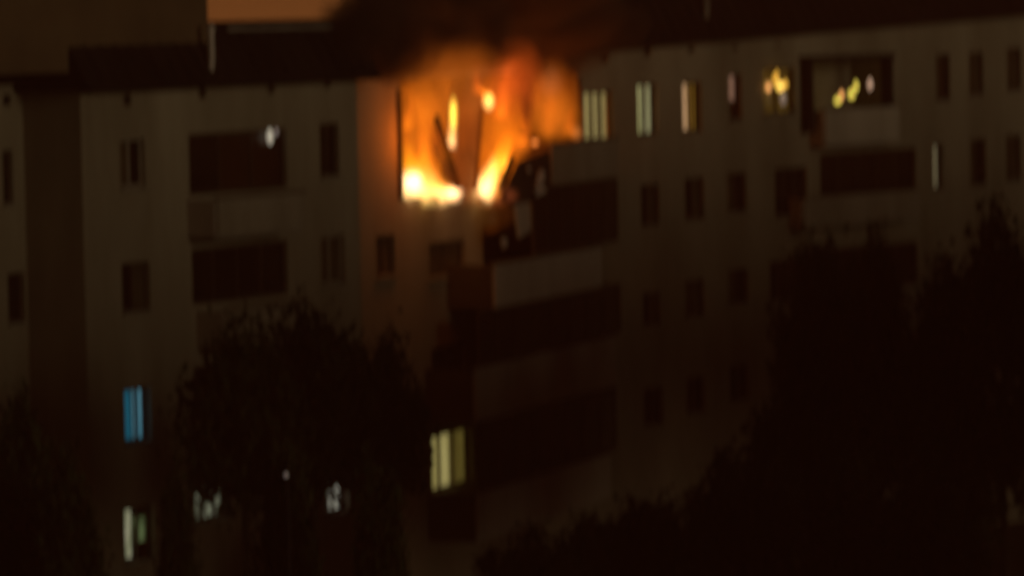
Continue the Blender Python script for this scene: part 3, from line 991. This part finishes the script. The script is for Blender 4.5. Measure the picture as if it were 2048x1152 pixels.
fire = empty('fire', PB.w((u0 + u1) / 2, z0, 0))
tag(fire, 'bright orange and yellow flames pouring out of the top floor flat', 'fire')
def sphere_mesh(name):
    me = bpy.data.meshes.new(name)
    bm = bmesh.new(); bmesh.ops.create_icosphere(bm, subdivisions=3, radius=1.0); bm.to_mesh(me); bm.free()
    return me
nfl = 0
def flame(px, py, off, rx, ry, L, power=1.2, tilt=0, noise=(1.5, 1.5), contrast=0.25, rd=None):
    global nfl
    nfl += 1
    u, z = PB.uz(px, py, off)
    c = PB.w(u, z, off)
    k = c.y / FPX
    a, b = rx * k, ry * k
    d = rd or min(a, b)
    me = sphere_mesh('flame')
    mx_ = max(L)
    colr = tuple(x / mx_ for x in L)
    me.materials.append(flame_mat('flame_%d' % nfl, colr, mx_ * (power + 1) / (2 * d), power, noise, contrast, nfl))
    o = bpy.data.objects.new('flame', me); col.objects.link(o); o.parent = fire
    o.location = c - fire.location
    o.rotation_euler = (0, R(tilt), 0)
    o.scale = (a, d, b)
    return o


def tongue_mat(name, base, tip, sb, st, seed, mid=0.45):
    """a tongue of flame: white hot or yellow at its foot, orange at its tip, denser towards its core"""
    m, n, l = new_mat(name)
    n.remove(n['Principled BSDF'])
    def math_(op, a, b=None, clamp=False):
        q = n.new('ShaderNodeMath'); q.operation = op; q.use_clamp = clamp
        for i, v in enumerate((a, b)):
            if v is None: continue
            if isinstance(v, (int, float)): q.inputs[i].default_value = v
            else: l.new(v, q.inputs[i])
        return q.outputs[0]
    tc = n.new('ShaderNodeTexCoord')
    mp = n.new('ShaderNodeMapping'); mp.inputs['Location'].default_value = (seed, seed * 2.1, seed * .6)
    mp.inputs['Scale'].default_value = (1.3, 1.3, 1.1)
    l.new(tc.outputs['Object'], mp.inputs[0])
    nz = n.new('ShaderNodeTexNoise'); nz.inputs['Detail'].default_value = 3; nz.inputs['Scale'].default_value = 1.3
    l.new(mp.outputs[0], nz.inputs['Vector'])
    cs = n.new('ShaderNodeVectorMath'); cs.operation = 'SUBTRACT'; cs.inputs[1].default_value = (.5, .5, .5)
    l.new(nz.outputs['Color'], cs.inputs[0])
    sc = n.new('ShaderNodeVectorMath'); sc.operation = 'SCALE'; sc.inputs['Scale'].default_value = 0.7
    l.new(cs.outputs[0], sc.inputs[0])
    ad = n.new('ShaderNodeVectorMath'); ad.operation = 'ADD'
    l.new(tc.outputs['Object'], ad.inputs[0]); l.new(sc.outputs[0], ad.inputs[1])
    sp = n.new('ShaderNodeSeparateXYZ'); l.new(ad.outputs[0], sp.inputs[0])
    h = math_('ADD', math_('MULTIPLY', sp.outputs[2], 0.5), 0.5, True)
    inv = math_('SUBTRACT', 1.0, h, True)
    w = math_('POWER', inv, 0.65)
    w = math_('ADD', math_('MULTIPLY', w, 0.95), 0.02)
    rr = math_('SQRT', math_('ADD', math_('MULTIPLY', sp.outputs[0], sp.outputs[0]), math_('MULTIPLY', sp.outputs[1], sp.outputs[1])))
    d = math_('SUBTRACT', 1.0, math_('DIVIDE', rr, w), True)
    foot = math_('MULTIPLY', h, 14.0, True)
    d = math_('MULTIPLY', math_('MULTIPLY', d, foot), inv)
    rs = n.new('ShaderNodeValToRGB')
    ce = rs.color_ramp.elements
    ce[0].position = 0.0; ce[0].color = (*base, 1)
    ce[1].position = 0.85; ce[1].color = (*tip, 1)
    mm = ce.new(mid); mm.color = (1.0, base[1] * .45 + tip[1] * .35, tip[2] * 1.5, 1)
    l.new(h, rs.inputs[0])
    st_ = n.new('ShaderNodeMapRange'); l.new(h, st_.inputs['Value'])
    st_.inputs['To Min'].default_value = sb; st_.inputs['To Max'].default_value = st
    em = n.new('ShaderNodeEmission'); l.new(rs.outputs[0], em.inputs[0])
    l.new(math_('MULTIPLY', d, st_.outputs[0]), em.inputs['Strength'])
    l.new(em.outputs[0], n['Material Output'].inputs['Volume'])
    return m

def tongue(foot, tip, hw, off, sb, st, base=(1, .62, .2), tcol=(1, .16, .006), rd=None, mid=.45):
    """flame tongue from its foot to its tip in the photograph, hw pixels half wide at the foot"""
    global nfl
    nfl += 1
    ua, za = PB.uz(*foot, off); ub, zb2 = PB.uz(*tip, off)
    a = PB.w(ua, za, off); b = PB.w(ub, zb2, off)
    k = a.y / FPX
    w = hw * k
    d = rd or w
    me = bpy.data.meshes.new('flame')
    bm = bmesh.new()
    bmesh.ops.create_cone(bm, cap_ends=True, segments=16, radius1=1.25, radius2=0.35, depth=2.3)
    bm.to_mesh(me); bm.free()
    me.materials.append(tongue_mat('tongue_%d' % nfl, base, tcol, sb / d, st / d, nfl * 1.37, mid))
    o = bpy.data.objects.new('flame', me); col.objects.link(o); o.parent = fire
    ax = (b - a)
    L = ax.length
    o.rotation_mode = 'QUATERNION'
    o.rotation_quaternion = ax.to_track_quat('Z', 'Y')
    o.location = (a + b) / 2 - fire.location
    o.scale = (w, d, L / 2)
    return o

# glow of burning gas filling the room and the opening: (x, y, metres in front, half width, half height, radiance)
flame(900, 300, -1.9, 210, 190, (.50, .098, .003), 0.5, noise=(2.4, 2.4), rd=1.7)
flame(1090, 250, -1.8, 150, 150, (.70, .140, .005), 0.5, noise=(2, 2), rd=1.6)
flame(905, 165, 1.9, 130, 100, (.40, .085, .006), 0.8, rd=.8, noise=(2, 1.6))
flame(1022, 165, 2.0, 75, 100, (.66, .085, .008), 0.8, tilt=8, rd=.8, noise=(2, 1.4))
flame(1102, 200, 1.7, 66, 88, (.55, .105, .006), 0.7, rd=.6)
flame(1112, 235, 1.0, 60, 58, (.36, .085, .004), 0.4, rd=.6, noise=(1, 1), contrast=.5)
flame(850, 260, 0.1, 62, 120, (.60, .125, .005), 0.8, tilt=-12, rd=.6, contrast=.14)
flame(1005, 290, 0.2, 60, 110, (.95, .19, .006), 0.8, tilt=10, rd=.6)
flame(935, 290, 0.9, 62, 130, (.36, .060, .004), .7, rd=.5)
flame(985, 392, 0.9, 60, 26, (.35, .07, .02), 1.0, rd=.4)
# left foot of the fire
tongue((826, 398), (810, 240), 40, .05, 3.9, 2.0, base=(1, .66, .26), rd=.4)
tongue((858, 398), (818, 290), 56, .08, 3.4, 2.0, base=(1, .62, .17), rd=.45, mid=.6)
tongue((893, 396), (858, 350), 40, .12, 3.0, 1.2, base=(1, .62, .26), rd=.35)
tongue((912, 394), (893, 368), 20, .2, 4, 1.5, base=(1, .6, .3), rd=.25)
flame(824, 362, .15, 26, 26, (2.2, 1.9, 1.3), 1.0, rd=.4)
flame(868, 350, 0.1, 24, 58, (.9, .22, .01), 1.0, tilt=-34, rd=.3)
flame(906, 384, .3, 26, 11, (3.0, 1.7, .8), 1.0, rd=.25)
# ragged orange licks climbing the opening
for fx, fy, tx, ty, w_, sb_, g_ in ((850, 330, 838, 205, 22, .9, .22), (1045, 300, 1062, 170, 22, .8, .17),
                                    (1000, 240, 1018, 108, 24, .8, .15), (955, 190, 950, 100, 18, .5, .14), (1095, 275, 1104, 140, 26, .35, .18),
                                    (1136, 274, 1146, 190, 20, .6, .18), (815, 260, 826, 165, 14, .7, .2)):
    tongue((fx, fy), (tx, ty), w_, .6, sb_ * 1.3, sb_ * .8, base=(1, g_ * 1.2, .01), tcol=(1, g_ * .8, .006), rd=.3)
# right foot
tongue((966, 392), (1016, 256), 27, .3, 5.2, 1.6, base=(1, .70, .30), rd=.4, mid=.6)
tongue((972, 388), (1036, 232), 34, .25, 2.2, 1.0, base=(1, .40, .03), rd=.4)
tongue((1006, 340), (1028, 250), 16, .4, 2.4, 1.2, base=(1, .42, .04), rd=.25)
# thin bright licks by the pier
tongue((903, 296), (909, 172), 13, .2, 3.2, 3.6, base=(1, .55, .22), tcol=(1, .45, .03), rd=.22)
flame(907, 228, 0.2, 10, 40, (3.2, 2.0, .22), .9, rd=.2)
flame(977, 204, 0.35, 15, 19, (3.0, 1.7, .42), .9, rd=.25, contrast=.5)
tongue((984, 200), (944, 166), 13, .4, 2.0, 1.0, base=(1, .34, .03), rd=.2)
flame(1070, 285, 0.7, 10, 7, (2.4, .6, .10), .9, rd=.15)
flame(1154, 266, 0.15, 16, 18, (.55, .16, .03), .9, rd=.2)
flame(1102, 165, 1.6, 30, 40, (.14, .045, .015), .9, rd=.3)
# the flames' own light on the wall beside and below them
def fire_light(px, py, off, power, rad, name='fire_light'):
    u, z = PB.uz(px, py, off)
    ld = bpy.data.lights.new(name, 'POINT'); ld.energy = power; ld.color = (1.0, 0.195, 0.015); ld.shadow_soft_size = rad
    o = bpy.data.objects.new(name, ld); col.objects.link(o); o.parent = fire
    o.location = PB.w(u, z, off) - fire.location
fire_light(858, 275, 0.85, 84, 0.4)
fire_light(1060, 250, 1.0, 24, 0.4)
fire_light(1000, 150, 1.9, 26, 0.5)
fire_light(900, 300, -1.5, 160, 0.6)
fire_light(1080, 240, -1.5, 110, 0.6)

# ------------------------------------------------------------------ smoke
m, n, l = new_mat('smoke')
n.remove(n['Principled BSDF'])
tc = n.new('ShaderNodeTexCoord')
nz = n.new('ShaderNodeTexNoise'); nz.inputs['Scale'].default_value = 1.7; nz.inputs['Detail'].default_value = 4; nz.inputs['Distortion'].default_value = 0.8
l.new(tc.outputs['Object'], nz.inputs['Vector'])
ln = n.new('ShaderNodeVectorMath'); ln.operation = 'LENGTH'; l.new(tc.outputs['Object'], ln.inputs[0])
sub = n.new('ShaderNodeMath'); sub.operation = 'SUBTRACT'; sub.inputs[0].default_value = 1.0; sub.use_clamp = True
l.new(ln.outputs['Value'], sub.inputs[1])
mr = n.new('ShaderNodeMapRange'); mr.inputs['From Min'].default_value = .40; mr.inputs['From Max'].default_value = .60
mr.inputs['To Min'].default_value = 0.06; mr.inputs['To Max'].default_value = 1.9
l.new(nz.outputs[0], mr.inputs['Value'])
mu = n.new('ShaderNodeMath'); mu.operation = 'MULTIPLY'; l.new(sub.outputs[0], mu.inputs[0]); l.new(mr.outputs[0], mu.inputs[1])
m2 = n.new('ShaderNodeMath'); m2.operation = 'MULTIPLY'; m2.inputs[1].default_value = 4.4; l.new(mu.outputs[0], m2.inputs[0])
vp = n.new('ShaderNodeVolumePrincipled')
vp.inputs['Color'].default_value = (0.32, 0.21, 0.16, 1)
vp.inputs['Anisotropy'].default_value = 0.2
l.new(m2.outputs[0], vp.inputs['Density'])
l.new(vp.outputs[0], n['Material Output'].inputs['Volume'])
smoke_m = m
smoke = empty('smoke', PB.w((u0 + u1) / 2, z1, 1.0))
tag(smoke, 'dark smoke rising from the burning flat and over the roof', 'smoke', kind='stuff')
def puff(px, py, off, rx, ry, rd, tilt=0):
    u, z = PB.uz(px, py, off)
    c = PB.w(u, z, off); k = c.y / FPX
    me = sphere_mesh('puff'); me.materials.append(smoke_m)
    o = bpy.data.objects.new('puff', me); col.objects.link(o); o.parent = smoke
    o.location = c - smoke.location; o.scale = (rx * k, rd, ry * k); o.rotation_euler = (0, R(tilt), 0)
    o['kind'] = 'stuff'
puff(1040, 30, 0.8, 220, 110, 2.0)
puff(1110, 95, 1.0, 120, 75, 1.2)
puff(850, 40, 0.8, 190, 110, 1.8)
puff(900, 95, 0.8, 170, 60, 1.2)
puff(960, -80, 0.5, 320, 160, 2.5)
puff(988, 85, 2.4, 45, 65, .7)
puff(1070, 120, 2.3, 30, 55, .5)
puff(790, 80, 1.4, 110, 100, 1.1)
puff(800, 10, 1.0, 110, 80, 1.2)

# ------------------------------------------------------------------ smoky night air
hz = MB()
hz.hexa([(-60, -15, -1), (75, -15, -1), (75, 190, -1), (-60, 190, -1),
         (-60, -15, 23), (75, -15, 23), (75, 190, 23), (-60, 190, 23)])
m, n, l = new_mat('haze')
n.remove(n['Principled BSDF'])
vp = n.new('ShaderNodeVolumePrincipled')
vp.inputs['Color'].default_value = (0.92, 0.33, 0.20, 1)
vp.inputs['Density'].default_value = 0.0019
l.new(vp.outputs[0], n['Material Output'].inputs['Volume'])
tag(hz.build('haze', m), kind='stuff')

puff(1054, 195, 2.3, 17, 75, .45)
puff(874, 285, .9, 18, 52, .35, tilt=-14)
puff(720, 40, 1.2, 90, 100, .9)
puff(1190, 50, 1.2, 120, 70, 1.2)
puff(905, 60, 2.6, 70, 50, .6, tilt=20)
